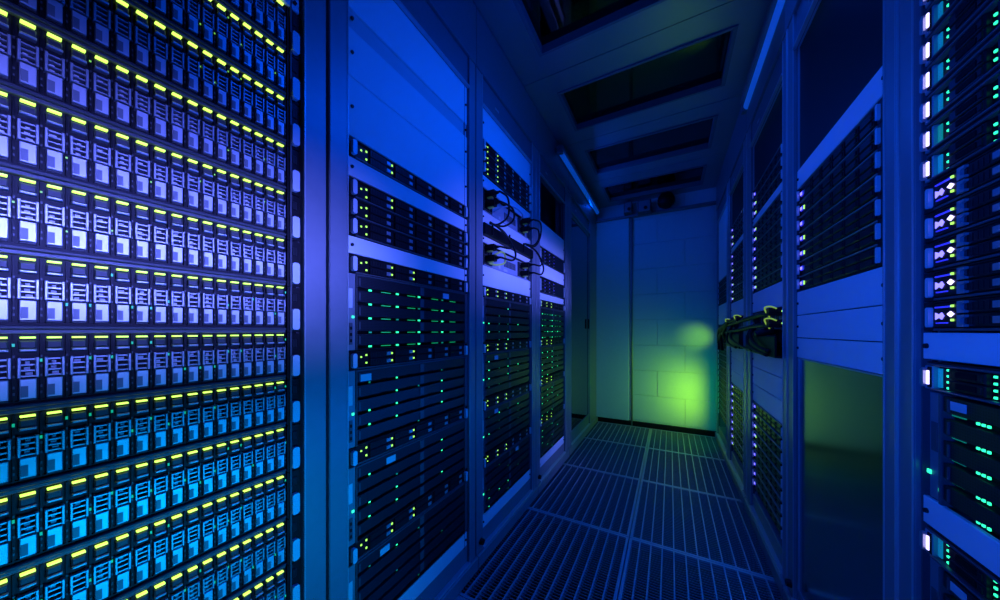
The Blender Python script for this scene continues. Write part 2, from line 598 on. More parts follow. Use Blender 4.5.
rack('near grey rack frame around the white light-bar servers', right, -PI2, RW['a'][0], RW['a'][1], 0.040, 0.06,
     [(-0.043, -0.002), (-0.293, -0.251), (-0.765, -0.50), (0.58, 0.868)], knob=False)
rack('grey rack frame with a dark mirror-like lower panel, behind the light-bar servers', right, -PI2, RW['b'][0], RW['b'][1], 0.058, 0.039,
     [(0.432, 0.489), (0.048, 0.119), (-0.020, 0.047), (-0.081, -0.021)], extra=r1_extra, bot_z=-0.79)
rack('grey rack frame with black plugs at mid height, opposite the cabled switches', right, -PI2, RW['c'][0], RW['c'][1], 0.08, 0.047,
     [(0.492, 0.522), (0.085, 0.175), (-0.165, -0.095), (-0.245, -0.166), (-0.325, -0.246)], extra=dark_panel_or_shade_sheet(0.66, 0.866, 0.478, 'black'), knob=False)  # black sheet stands for the dark empty top above the servers
rack('narrow looking grey rack frame second from the green wall, opposite the disk arrays', right, -PI2, RW['d'][0], RW['d'][1], 0.08, 0.075,
     [(0.492, 0.522), (0.085, 0.175), (-0.165, -0.095), (-0.245, -0.166), (-0.325, -0.246)], extra=dark_panel_or_shade_sheet(0.66, 0.866, 0.430, 'black'), knob=False)  # same black sheet in place of the unlit empty top
rack('last grey rack frame beside the green-lit wall', right, -PI2, RW['e'][0], RW['e'][1], 0.05, 0.04,
     [(0.39, 0.868), (0.05, 0.2)], knob=False)

# ------------------------------------------------------------------ disk arrays in the near rack
DP = 0.01742          # bay pitch
RH = 2 * U            # two rack units high
BAYS = 24
BX0 = 0.0283


def z_at(f):          # fraction from the top of the row to local height
    return RH * (1 - f)


def caddy_mesh():
    m = MB()
    a, b = DP * 0.14, DP * 0.86
    m.box(DP * 0.05, DP * 0.95, 0.004, 0.12, RH * 0.155, RH * 0.985, 'dark_metal')
    m.box(DP * 0.18, DP * 0.82, -0.001, 0.004, z_at(0.185), z_at(0.085), 'caddy', 0.0012)
    m.box(DP * 0.18, DP * 0.82, -0.004, 0.004, z_at(0.222), z_at(0.190), 'caddy_light', 0.0008)
    m.box(DP * 0.18, DP * 0.82, 0.0, 0.004, z_at(0.85), z_at(0.825), 'caddy', 0.0005)
    return m.mesh('drive_caddy')


def ladder_mesh(v):
    m = MB()
    z0, z1 = z_at(0.555), z_at(0.30)
    m.box(DP * 0.10, DP * 0.235, -0.004, 0.0039, z0, z1, 'caddy_light', 0.0005)
    m.box(DP * 0.765, DP * 0.90, -0.004, 0.0039, z0, z1, 'caddy_light', 0.0005)
    for k in range(4):
        z = z0 + (z1 - z0) * (0.04 + 0.28 * k)
        m.box(DP * 0.236, DP * 0.764, -0.0025, 0.0035, z, z + 0.0016, 'caddy_light')
    rnd = random.Random(v)
    for k in range(3):
        if rnd.random() < 0.7:
            z = z0 + (z1 - z0) * (0.12 + 0.28 * k)
            x = DP * rnd.uniform(0.30, 0.45)
            m.box(x, x + DP * rnd.uniform(0.14, 0.30), 0.001, 0.0035, z, z + 0.0028, 'label_white')
    return m.mesh('grille')


def plate_mesh():
    m = MB()
    z0, z1 = z_at(0.822), z_at(0.572)
    m.box(DP * 0.19, DP * 0.81, -0.003, 0.0039, z0, z1, 'plate_metal', 0.0006)
    m.box(DP * 0.23, DP * 0.50, -0.0036, -0.003, z0 + 0.002, z0 + (z1 - z0) * 0.66, 'label_grey')
    return m.mesh('label_plate')


def dled_mesh():
    return MB().box(DP * 0.22, DP * 0.78, -0.003, 0.003, z_at(0.056), z_at(0.033), 'led_lime', 0.0006).mesh('status_led_or_glow')


def array_chassis(W):
    m = MB()
    m.box(0.004, W - 0.003, 0.013, 0.60, 0.0006, RH - 0.0006, 'black')
    bx0 = BX0
    bx1 = bx0 + BAYS * DP
    m.box(bx0, bx1, -0.001, 0.013, RH * 0.004, RH * 0.060, 'mid_metal', 0.0008)
    m.box(bx0, bx1, -0.004, 0.013, RH * 0.062, RH * 0.110, 'caddy', 0.001)
    m.box(bx0, bx1, 0.002, 0.013, RH * 0.112, RH * 0.150, 'dark_metal')
    m.box(bx0, bx1, 0.004, 0.013, RH * 0.9855, RH * 0.999, 'dark_metal')
    return m.mesh('chassis')


def rail_strip(W):
    m = MB()
    bx0 = BX0
    for k in range(BAYS + 1):
        x = bx0 + k * DP
        m.box(x - DP * 0.045, x + DP * 0.045, 0.001, 0.0128, RH * 0.151, RH * 0.985, 'black')
        for f in (0.27, 0.40, 0.52, 0.66, 0.74):
            m.box(x - DP * 0.04, x + DP * 0.04, -0.0004, 0.001, z_at(f + 0.03), z_at(f), 'mid_metal')
    return m.mesh('bay_divider')


def actled_mesh():
    return MB().box(-0.0008, 0.0008, -0.0012, 0.0, 0, 0.0020, 'led_activity', 0).mesh('led_or_leak_dot')


def big_ear():
    m = MB()
    m.box(0.0, 0.024, 0.0, 0.012, 0.001, RH - 0.001, 'black')
    h0, h1, x0, x1, c = 0.006, 0.046, 0.006, 0.019, 0.003
    m.prism([(x0 + c, h0), (x1 - c, h0), (x1, h0 + c), (x1, h1 - c), (x1 - c, h1), (x0 + c, h1), (x0, h1 - c), (x0, h0 + c)], -0.008, 0.0, 'ear')
    m.box(0.008, 0.017, -0.002, 0.0, 0.060, 0.076, 'dark_metal', 0.001)
    return m.mesh('ear')


CM, PM, LM, EM, AM = caddy_mesh(), plate_mesh(), dled_mesh(), big_ear(), actled_mesh()
LEAK_DOT = MB().box(-0.0009, 0.0009, -0.0012, 0.0, 0, 0.0036, 'green_spill').mesh('led_or_leak_dot')  # green light leaking through the dividers, drawn as glowing dots
LAD = [ladder_mesh(i) for i in range(5)]
ya, Wa = LW['a']
ACH, ADV = array_chassis(Wa), rail_strip(Wa)
Z_TOP = -0.0035 + 7 * RH
for r in range(13):
    z0 = Z_TOP - (r + 1) * RH
    t = thing('disk_array', 'lime-lit disk array, ' + ORD[r] + ' in the near rack',
              'disk array', left(ya, z0), PI2, 'disk arrays in the near rack')
    obj('chassis', ACH, t)
    obj('bay_divider', ADV, t)['kind'] = 'stuff'
    obj('ear', EM, t, (Wa - 0.0245, 0, 0))
    obj('ear', EM, t, (0.0035, 0, 0))
    for k in range(BAYS):
        c = obj('drive_caddy', CM, t, (BX0 + k * DP, 0, 0))
        obj('grille', LAD[random.randrange(5)], c)
        obj('label_plate', PM, c)
        obj('status_led_or_glow', LM, c)
        if random.random() < (0.3 if r < 6 else 0.75):
            obj('led_or_leak_dot', AM if r < 6 else LEAK_DOT, c, (DP * 0.985, 0, z_at(random.choice((0.16, 0.36, 0.5, 0.62)))))


# ------------------------------------------------------------------ one-unit servers, left-hand row
def ear_1u(slim=False):
    def make():
        m = MB()
        m.box(0.0, 0.022, -0.002, 0.006, 0.001, U - 0.001, 'black')
        h0, h1, x0, x1, c = 0.0050, U - 0.0065, 0.010, 0.021, 0.003
        if slim:
            h0, h1, x0, x1, c = 0.0060, U - 0.0090, 0.012, 0.019, 0.002
        m.prism([(x0 + c, h0), (x1 - c, h0), (x1, h0 + c), (x1, h1 - c), (x1 - c, h1), (x0 + c, h1), (x0, h1 - c), (x0, h0 + c)], -0.007 if slim else -0.011, -0.002, 'ear')
        return m.mesh('ear')
    return shared(('ear1', slim), make)


def body_1u(W, h=U):
    def make():
        m = MB()
        m.box(0.023, W - 0.023, 0.0015, 0.60, 0.0008, h - 0.0008, 'black')
        m.box(0.023, W - 0.023, -0.004, 0.0015, 0.0008, 0.004, 'mid_metal', 0.0006)
        m.box(0.023, W - 0.023, -0.003, 0.0015, h - 0.003, h - 0.0008, 'dark_metal', 0.0004)
        return m.mesh('chassis')
    return shared(('b1', round(W, 3), round(h, 4)), make)


BW = 0.072


def bay_1u():
    def make():
        m = MB()
        m.box(0, BW, -0.003, 0.0014, 0, 0.0165, 'black_gloss', 0.001)
        for k in range(5):
            m.box(0.006 + k * 0.008, 0.011 + k * 0.008, -0.0037, -0.003, 0.003, 0.0135, 'dark_metal')
        return m.mesh('drive_bay')
    return shared('bay1', make)


def bay_label():
    return shared('bl1', lambda: MB().box(0.049, 0.062, -0.0050, -0.003, 0.004, 0.0125, 'caddy_light', 0.0006).mesh('bay_label'))


def led_box(w, h, m, name='status_led_or_glow', ch=0.0006):
    return shared((name, w, h, m), lambda: MB().box(0, w, -0.0022, 0, 0, h, m, ch).mesh(name))


def server_left(label, y, z, W, lit, group, detail=True):
    """z is the bottom edge relative to the eye; lit: columns whose LEDs glow"""
    t = thing('rack_server', label, 'server', left(y, z), PI2, group)
    obj('chassis', body_1u(W), t)
    obj('ear', ear_1u(), t, (0.0005, 0, 0))
    e = obj('ear', ear_1u(), t, (W - 0.0005, 0, 0))
    e.scale = (-1, 1, 1)
    obj('power_led', led_box(0.0036, 0.0036, 'led_yellow', 'power_led'), t, (0.0385, 0.0015, 0.0265))
    for row in range(2):
        zz = 0.0055 + row * 0.0185
        obj('status_led_or_glow', led_box(0.004, 0.004, 'led_yellow'), t, (0.0525, 0.0015, zz + 0.006))
        for c in range(5):
            x = 0.0625 + c * 0.0785
            if x + BW > W - 0.022:
                break
            b = obj('drive_bay', bay_1u(), t, (x, 0, zz))
            if detail:
                obj('bay_label', bay_label(), b)
            on = c in lit
            obj('status_led_or_glow', led_box(0.0042, 0.0046, 'led_yellow' if on else 'dark_metal'), b, (0.0645, -0.003, 0.006))
    return t


yb, Wb = LW['b']
server_left('slim black server alone under the tall blank panels beside the disk arrays', yb, 0.443 - U, Wb, {0}, 'slim servers')
for k in range(3):
    server_left('slim black server, ' + ['upper', 'middle', 'lower'][k] + ' of the stack of three below the lone top server', yb, 0.352 - (k + 1) * U, Wb, {0} if k == 0 else set(), 'slim servers')
SET_Z = [0.177 - 5 * U * k for k in range(4)]
NTH = ['first', 'second', 'third', 'lowest']
for k, z in enumerate(SET_Z):
    server_left('slim server with yellow LED pairs on the ' + NTH[k] + ' blade chassis beside the disk arrays', yb, z - U, Wb, {0, 1}, 'slim servers')


# ------------------------------------------------------------------ blade chassis
CH = 4 * U


def wavy(x0, x1, z0, z1, y0, y1, m, mb):
    pts_b, pts_t = [], []
    n = 5
    for i in range(n):
        xa = x0 + (x1 - x0) * i / n
        xb = x0 + (x1 - x0) * (i + 1) / n
        w = xb - xa
        pts_b += [(xa, z0 + 0.0016), (xa + w * 0.12, z0), (xa + w * 0.72, z0), (xa + w * 0.84, z0 + 0.0016)]
    pts_b.append((x1, z0 + 0.0016))
    pts_t = [(x1, z1), (x0, z1)]
    mb.prism(pts_b + pts_t, y0, y1, m)


def blade_mesh(W, bh):
    def make():
        m = MB()
        wavy(0.026, W - 0.020, 0.0075, bh, -0.004, 0.25, 'mesh_face', m)
        m.box(0.026, W - 0.020, 0.006, 0.25, 0.0, 0.0074, 'cavity')
        m.box(0.232, 0.248, -0.006, -0.004, 0.009, bh - 0.001, 'mid_metal', 0.0006)
        m.box(0.030, 0.034, -0.0055, -0.004, 0.011, bh - 0.004, 'mid_metal')
        return m.mesh('blade')
    return shared(('blade', round(W, 3), round(bh, 4)), make)


def enclosure_mesh(W, h):
    def make():
        m = MB()
        m.box(0.023, W - 0.018, 0.251, 0.60, 0.001, h - 0.001, 'black')
        m.box(0.0225, 0.0255, -0.006, 0.25, 0.001, h - 0.001, 'mid_metal', 0.0008)
        m.box(W - 0.0195, W - 0.0165, -0.006, 0.25, 0.001, h - 0.001, 'mid_metal', 0.0008)
        m.box(0.0256, W - 0.0196, -0.006, 0.25, h - 0.0042, h - 0.001, 'mid_metal', 0.0008)
        m.box(0.0256, W - 0.0196, -0.006, 0.25, 0.001, 0.0035, 'dark_metal', 0.0008)
        return m.mesh('enclosure')
    return shared(('encl', round(W, 3), round(h, 4)), make)


def flange_mesh(h):
    def make():
        m = MB()
        m.box(0.0, 0.0222, -0.003, 0.004, 0.001, h - 0.001, 'frame', 0.001)
        m.box(0.004, 0.014, -0.0045, -0.003, h * 0.55, h * 0.80, 'label_white', 0.0005)
        m.box(0.005, 0.014, -0.0045, -0.003, h * 0.08, h * 0.36, 'mid_metal', 0.0005)
        for k in range(3):
            m.box(0.007, 0.012, -0.0052, -0.0045, h * (0.11 + 0.08 * k), h * (0.15 + 0.08 * k), 'cavity')
        return m.mesh('flange')
    return shared(('flange', round(h, 4)), make)


def blade_chassis(label, loc, rz, W, h, pattern, sticker=None, nled=4, glow=False, x_led=(0.060, 0.146, 0.228, 0.333), side_led=True):
    t = thing('blade_chassis', label, 'blade chassis', loc, rz, 'blade chassis')
    obj('enclosure', enclosure_mesh(W, h), t)
    f = obj('flange', flange_mesh(h), t)
    if side_led:
        obj('power_led', led_box(0.0055, 0.0055, 'led_green', 'power_led'), f, (0.0125, -0.003, h * 0.42))
    o = obj('flange', shared(('fl2', round(h, 4)), lambda: MB().box(0, 0.016, -0.003, 0.004, 0.001, h - 0.001, 'mid_metal', 0.001).mesh('flange')), t, (W - 0.0163, 0, 0))
    n = 5
    bh = (h - 0.0085) / n
    for k in range(n):
        b = obj('blade', blade_mesh(W, bh - 0.0006), t, (0, 0, h - 0.0045 - (k + 1) * bh))
        for i, x in enumerate(x_led):
            on = pattern(k, i)
            if on is None:
                continue
            obj('status_led_or_glow', led_box(0.0085 if glow else 0.0048, 0.0042, on), b, (x, 0.0005, 0.0020))
        if glow:
            for x in (0.10, 0.19, 0.29, 0.38):
                obj('status_led_or_glow', led_box(0.030, 0.0020, 'green_spill'), b, (x, 0.0035, 0.0030))  # LED glow along the blade gap, drawn as an emissive bar
        if sticker and sticker[0] == k:
            obj('sticker', shared('sticker', lambda: MB().box(0, 0.030, -0.0012, 0, 0, 0.0165, 'label_white', 0.0003).mesh('sticker')), b, (sticker[1], -0.0045, 0.0095))
    return t


def pat_random(seed, p):
    rnd = random.Random(seed)
    tab = {(k, i): ('led_green' if rnd.random() < p else ('led_green_dim' if rnd.random() < 0.35 else None)) for k in range(5) for i in range(8)}
    return lambda k, i: tab[(k, i)]


PATB = [lambda k, i: 'led_green' if (k + i) % 4 != 3 else 'led_green_dim',
        lambda k, i: 'led_green' if (k, i) in {(0, 1), (1, 1), (2, 1), (3, 1), (2, 0), (3, 0), (1, 3), (2, 3), (3, 3)} else ('led_green_dim' if (k + i) % 3 == 0 else None),
        lambda k, i: 'led_green' if (k, i) in {(0, 0), (2, 0), (3, 0), (3, 1), (2, 1), (0, 3), (1, 3), (3, 3)} else ('led_green_dim' if (k * i) % 4 == 1 else None),
        lambda k, i: 'led_green' if (k, i) in {(0, 1), (4, 0)} else ('led_green_dim' if (k + 2 * i) % 4 == 0 else None)]
for k, z in enumerate(SET_Z):
    blade_chassis(['blade chassis with glowing green lines between its blades, beside the disk array rack',
                   'second blade chassis down beside the disk arrays, pale sticker at its upper corner',
                   'third blade chassis down beside the disk array rack, with a pale sticker mid-left',
                   'lowest blade chassis beside the disk array rack, cut off by the picture edge'][k],
                  left(yb, z - 5 * U), PI2, Wb, CH, PATB[k], [(0, 0.335), (0, 0.034), (0, 0.11), (0, 0.09)][k], glow=(k == 0))

yc, Wc = LW['c']
for k in range(3):
    server_left('slim black server, ' + ['upper', 'middle', 'lower'][k] + ' of three above the cabled switches', yc, 0.748 - (k + 1) * U, Wc, {0}, 'slim servers')
for k, z in enumerate(SET_Z):
    server_left('slim black server on top of the ' + NTH[k] + ' blade chassis below the cabled switches', yc, z - U, Wc, {0, 1}, 'slim servers')
    blade_chassis('blade chassis ' + ['just below the cabled switches, ' + 'first of its stack', 'second of the stack below the cabled switches, with a small pale sticker',
                                      'third of the stack below the cabled switches', 'lowest of the stack below the cabled switches'][k],
                  left(yc, z - 5 * U), PI2, Wc, CH, pat_random(20 + k, 0.30), [None, (0, 0.10), (0, 0.10), (0, 0.3)][k])
yd, Wd = LW['d']


def server_2u(label, y, z, W):
    t = thing('rack_server', label, 'server', left(y, z), PI2, 'two-unit servers')
    h = 2 * U
    obj('chassis', body_1u(W, h), t)
    for s in (0, 1):
        e = obj('ear', ear_1u(), t, (0.0005 if s == 0 else W - 0.0005, 0, 0))
        e.scale = (1 if s == 0 else -1, 1, 2)
    for row in range(4):
        for c in range(3):
            b = obj('drive_bay', bay_1u(), t, (0.03 + c * 0.078, 0, 0.006 + row * 0.0195))
            if row % 2 == 0:
                obj('status_led_or_glow', led_box(0.006, 0.006, 'caddy_light'), b, (0.0645, -0.003, 0.006))
            else:
                obj('status_led_or_glow', led_box(0.006, 0.006, 'led_violet_dim'), b, (0.0645, -0.003, 0.006))
    obj('front_cover', MB().box(0.268, W - 0.026, -0.006, 0.0014, 0.006, h - 0.006, 'black_gloss', 0.002).mesh('front_cover'), t)
    return t


server_2u('black two-unit server under the dark empty top of the farthest open rack', yd, 0.386, Wd)
server_2u('black two-unit server second down in the farthest open rack, between violet-lit blanks', yd, 0.2165, Wd)
for k, z in enumerate(SET_Z):
    server_left('slim black server on top of the ' + NTH[k] + ' blade chassis in the farthest open rack', yd, z - U, Wd, {0, 1}, 'slim servers', detail=False)
    blade_chassis('blade chassis, ' + NTH[k] + (' from above' if k < 3 else ' one') + ' in the farthest open rack, dotted with green LEDs',
                  left(yd, z - 5 * U), PI2, Wd, CH, pat_random(40 + k, 0.55), None, glow=(k == 0), side_led=False)


# ------------------------------------------------------------------ cabled switches, left-hand row
def network_switch(label, y, z, W, side_l):
    t = thing('network_switch', label, 'switch', left(y, z), PI2, 'cabled switches')
    h = 2 * U - 0.002
    m = MB()
    m.box(0.004, W - 0.004, 0.012, 0.45, 0.001, h, 'switch_face', 0.002)
    m.box(0.004, 0.022, -0.004, 0.0119, 0.001, h, 'dark_metal', 0.001)
    m.box(W - 0.020, W - 0.004, -0.002, 0.0119, 0.001, h, 'mid_metal', 0.001)
    m.box(0.0225, W - 0.0205, -0.001, 0.0119, 0.001, 0.004, 'switch_face', 0.0005)
    obj('chassis', m.mesh('chassis'), t)
    for x in (0.030, 0.355):
        m = MB()
        m.box(x, x + 0.070, 0.004, 0.0119, 0.010, h - 0.008, 'port', 0.002)
        for i in range(3):
            for j in range(2):
                m.box(x + 0.006 + i * 0.021, x + 0.022 + i * 0.021, 0.0032, 0.004, 0.016 + j * 0.032, 0.034 + j * 0.032, 'cavity')
        obj('port_block', m.mesh('port_block'), t)
    m = MB()
    for i in range(8):
        m.box(0.215 + i * 0.015, 0.226 + i * 0.015, 0.0105, 0.0119, 0.030, 0.060, 'mid_metal', 0.0005)
    obj('vent_grille', m.mesh('vent_grille'), t)
    obj('label_plate', MB().box(0.205, 0.245, 0.0095, 0.0119, 0.008, 0.020, 'label_white', 0.0005).mesh('label_plate'), t)
    obj('label_plate', MB().box(0.160, 0.178, 0.0095, 0.0119, 0.012, 0.026, 'label_white', 0.0005).mesh('label_plate'), t)
    return t


network_switch('grey switch with black plugs and hanging cables, upper of two', yc, 0.471, Wc, True)
network_switch('grey switch with black plugs and looping cables, lower of two', yc, 0.258, Wc, True)
tray = thing('cable_tray', 'black bar carrying cables between the two grey switches', 'cable tray', left(yc, 0.374), PI2)
obj('bar', MB().box(0.004, Wc - 0.004, -0.020, 0.30, 0.0, 0.044, 'black', 0.004).mesh('bar'), tray)
clip = MB().box(0, 0.006, -0.026, -0.0201, 0.004, 0.048, 'dark_metal', 0.001).mesh('clip')
for x in (0.05, 0.20, 0.35):
    obj('clip', clip, tray, (x, 0, 0))


def cable_with_plug(label, base, rz, plug_at, pts, group, latch=True, r=0.0042, pw=0.016, plen=0.035, body_dir=-1, cat='cable'):
    """plug body at plug_at sticking out to the aisle, cable running through pts (local)"""
    t = thing('power_cable', label, cat, base, rz, group)
    x, y, z = plug_at
    m = MB()
    m.prism([(x - pw * .5, z - pw * .6), (x + pw * .5, z - pw * .6), (x + pw * .62, z), (x + pw * .5, z + pw * .6), (x - pw * .5, z + pw * .6), (x - pw * .62, z)], y - plen, y, 'rubber')
    p = obj('plug', m.mesh('plug'), t)
    m = MB().cyl((x, y - plen + 0.001, z), (0, -1, 0), pw * .42, 0.016, 'rubber', 8, r * 1.2)
    obj('strain_relief', m.mesh('strain_relief'), p)
    if latch:
        obj('latch', MB().box(x - pw * .35, x + pw * .35, y - plen * .75, y - plen * .2, z - pw * .78, z - pw * .61, 'latch', 0.001).mesh('latch'), p)
    st = [(x, y - plen - 0.012, z), (x, y - plen - 0.025, z - 0.001)] + list(pts)
    obj('cord', MB().tube(spline(st, 7), r, 'rubber', 7).mesh('cord', True), t)
    return t


base = left(yc, 0.0)
CG = 'black cables at the grey switches'
ends = [('upper grey switch, upper plug near the blade chassis rack', (0.045, 0.003, 0.540), [(0.085, -0.075, 0.525), (0.115, -0.060, 0.470), (0.070, -0.040, 0.425), (0.020, -0.030, 0.415)]),
        ('upper grey switch, lower plug near the blade chassis rack', (0.050, 0.003, 0.503), [(0.115, -0.080, 0.495), (0.165, -0.060, 0.470), (0.120, -0.040, 0.432), (0.050, -0.030, 0.420)]),
        ('upper grey switch, upper plug at its far end', (0.385, 0.003, 0.538), [(0.440, -0.075, 0.535), (0.475, -0.060, 0.48), (0.440, -0.045, 0.425), (0.370, -0.030, 0.416)]),
        ('upper grey switch, lower plug at its far end', (0.385, 0.003, 0.498), [(0.425, -0.070, 0.495), (0.450, -0.060, 0.460), (0.420, -0.045, 0.425), (0.350, -0.030, 0.417)]),
        ('lower grey switch, upper plug near the blade chassis rack', (0.045, 0.003, 0.328), [(0.095, -0.080, 0.330), (0.120, -0.070, 0.360), (0.080, -0.045, 0.405), (0.020, -0.030, 0.420)]),
        ('lower grey switch, lower plug near the blade chassis rack', (0.050, 0.003, 0.287), [(0.110, -0.085, 0.285), (0.150, -0.075, 0.330), (0.120, -0.045, 0.400), (0.060, -0.030, 0.421)]),
        ('lower grey switch, upper plug at its far end', (0.385, 0.003, 0.322), [(0.440, -0.075, 0.325), (0.475, -0.065, 0.360), (0.450, -0.045, 0.405), (0.380, -0.030, 0.418)]),
        ('lower grey switch, lower plug at its far end', (0.385, 0.003, 0.282), [(0.440, -0.080, 0.282), (0.490, -0.070, 0.330), (0.460, -0.045, 0.400), (0.390, -0.030, 0.420)])]
for lab, pl, pts in ends:
    cable_with_plug('black cable from the ' + lab, base, PI2, pl, pts, CG, pw=0.020, plen=0.042)
# patch cable looping across the upper switch
o = obj('patch_cable', MB().tube(spline([(0.12, 0.012, 0.50), (0.15, -0.02, 0.525), (0.22, -0.035, 0.545), (0.32, -0.03, 0.548), (0.37, 0.0, 0.545)], 8), 0.0032, 'switch_face', 7).mesh('patch_cable', True), None, base, PI2)
tag(o, 'thin pale patch cable arching over the upper grey switch', 'cable')
o = obj('patch_cable', MB().tube(spline([(0.075, 0.004, 0.297), (0.11, -0.03, 0.325), (0.135, -0.035, 0.315), (0.14, -0.03, 0.285), (0.10, -0.01, 0.272), (0.07, 0.004, 0.276)], 8), 0.004, 'latch', 7).mesh('patch_cable', True), None, base, PI2)
tag(o, 'yellow patch cable looped on the lower grey switch', 'cable')


# ------------------------------------------------------------------ servers, right-hand row
def body_r(W):
    def make():
        m = MB()
        m.box(0.020, W - 0.0385, 0.002, 0.60, 0.0012, U - 0.0012, 'black')
        m.box(0.020, W - 0.0385, -0.004, 0.002, U - 0.0040, U - 0.0012, 'frame', 0.0008)
        n = 6
        for k in range(n):
            x = 0.062 + k * (W - 0.105) / n
            w = (W - 0.105) / n - 0.006
            for j in range(2):
                m.box(x, x + w, -0.002, 0.002, 0.005 + j * 0.018, 0.020 + j * 0.018, 'black_gloss', 0.0012)
                m.box(x + w - 0.012, x + w - 0.004, -0.004, -0.002, 0.008 + j * 0.018, 0.017 + j * 0.018, 'dark_metal', 0.0006)
        return m.mesh('chassis')
    return shared(('br', round(W, 3)), make)


def server_right(label, y, z, W, led='led_violet', group=None, extra_led=True):
    t = thing('rack_server', label, 'server', right(y, z), -PI2, group)
    obj('chassis', body_r(W), t)
    obj('ear', ear_1u(True), t, (0.0005, 0, 0))
    e = obj('ear', ear_1u(True), t, (W - 0.016, 0, 0))
    e.scale = (-1, 1, 1)
    if led:
        pl = obj('indicator_panel', led_box(0.016, 0.014, 'led_violet_dim', 'indicator_panel'), t, (0.0235, 0.0015, 0.015))
        obj('power_led', led_box(0.010, 0.008, led, 'power_led'), pl, (0.003, -0.0022, 0.003))
    if extra_led:
        obj('status_led_or_glow', led_box(0.004, 0.011, 'led_yellow' if random.random() < 0.5 else 'caddy_light'), t, (0.046, 0.0015, 0.016))
    return t


y1, W1 = RW['b']
for k in range(7):
    server_right('slim black server, ' + ORD[k] + ' of seven above the dark mirror-like panel', y1, 0.432 - (k + 1) * U, W1, group='violet-lit servers')
for key, where in (('c', 'rack with the black plugs'), ('d', 'second rack from the green wall')):
    yy, WW = RW[key]
    for k in range(3):
        server_right('slim black server, ' + DOWN[k] + ' in the top group, ' + where, yy, 0.657 - (k + 1) * U, WW, group='violet-lit servers')
    for k in range(7):
        server_right('slim black server, ' + DOWN[k] + ' in the middle group, ' + where, yy, 0.491 - (k + 1) * U, WW, group='violet-lit servers')
    for k in range(9):
        server_right('slim black server, ' + DOWN[k] + ' in the low group, ' + where, yy, -0.327 - (k + 1) * U, WW, group='violet-lit servers')
yy, WW = RW['e']
for k in range(4):
    server_right('slim black server, ' + DOWN[k] + ' of four above the cables beside the green-lit wall', yy, 0.388 - (k + 1) * U, WW, None, 'servers beside the green wall', False)
for k in range(13):
    server_right('black server with a lime-lit ear, ' + ORD[k] + ' beside the green-lit wall', yy, -0.085 - (k + 1) * U, WW, None, 'servers beside the green wall', False)

# near right-hand rack: light-bar servers
ya2, Wa2 = RW['a']


def lightbar_body(W):
    def make():
        m = MB()
        m.box(0.0168, W - 0.010, 0.003, 0.60, 0.0012, U - 0.0012, 'black')
        m.box(0.006, W - 0.010, -0.005, 0.003, U - 0.0068, U - 0.0034, 'mid_metal', 0.001)
        m.box(0.006, W - 0.010, -0.004, 0.003, U - 0.0030, U - 0.0010, 'dark_metal', 0.0005)
        m.box(0.014, W - 0.010, -0.006, 0.003, 0.0012, 0.004, 'mid_metal', 0.0008)
        return m.mesh('chassis')
    return shared(('lb', round(W, 3)), make)


def lb_ear():
    def make():
        m = MB()
        m.box(0.0, 0.0165, -0.004, 0.004, 0.002, U - 0.0075, 'caddy_light', 0.0015)
        m.prism([(0.000, 0.009), (0.005, 0.005), (0.008, 0.009), (0.008, 0.030), (0.005, 0.034), (0.000, 0.030)], -0.009, -0.004, 'caddy_light')
        m.box(0.0085, 0.0155, -0.0055, -0.004, 0.005, 0.0355, 'black', 0.0008)
        return m.mesh('ear')
    return shared('lbear', make)


def lb_bay(w):
    def make():
        m = MB()
        m.box(0, w, -0.003, 0.0029, 0, 0.0145, 'black_gloss', 0.0015)
        m.box(w * 0.25, w * 0.8, -0.004, -0.003, 0.004, 0.0115, 'cavity')
        m.box(w - 0.008, w - 0.002, -0.0048, -0.003, 0.003, 0.012, 'dark_metal', 0.0006)
        return m.mesh('drive_bay')
    return shared(('lbbay', w), make)


def lightbar_server(label, z, nled=3, teal='led_teal'):
    t = thing('storage_server', label, 'server', right(ya2 - 0.009, z), -PI2, 'white light-bar servers')
    obj('chassis', lightbar_body(Wa2), t)
    e = obj('ear', lb_ear(), t)
    obj('light_bar', led_box(0.0034, 0.0205, 'led_white', 'light_bar'), e, (0.0105, -0.0055, 0.0095))
    obj('indicator_panel', led_box(0.0065, 0.028, teal, 'indicator_panel'), t, (0.0170, 0.003, 0.006))
    for j in range(2):
        for c in range(5):
            obj('drive_bay', lb_bay(0.058), t, (0.0445 + c * 0.0745, 0, 0.006 + j * 0.0155))
    for c in range(2):
        x = 0.0335 + c * 0.0735
        for k in range(nled):
            obj('status_led_or_glow', led_box(0.0028, 0.0030, 'led_green'), t, (x, 0.003, 0.006 + k * (0.0205 if nled == 3 else 0.0255) / (nled - 1)))
    return t


for k in range(7):
    lightbar_server('server with a white light bar and green LEDs, ' + DOWN[k] + ' in the upper group', 0.223 + (6 - k) * U, 3, 'led_teal' if k not in (5,) else 'led_green_dim')


def c_latch():
    def make():
        m = MB()
        s = 0.016
        m.prism([(0, 0.0), (0.012, 0.0), (0.012, 0.003), (0.006, 0.005), (0.006, s - 0.005), (0.012, s - 0.003), (0.012, s), (0, s)], -0.007, -0.003, 'caddy_light')
        return m.mesh('latch')
    return shared('clatch', make)


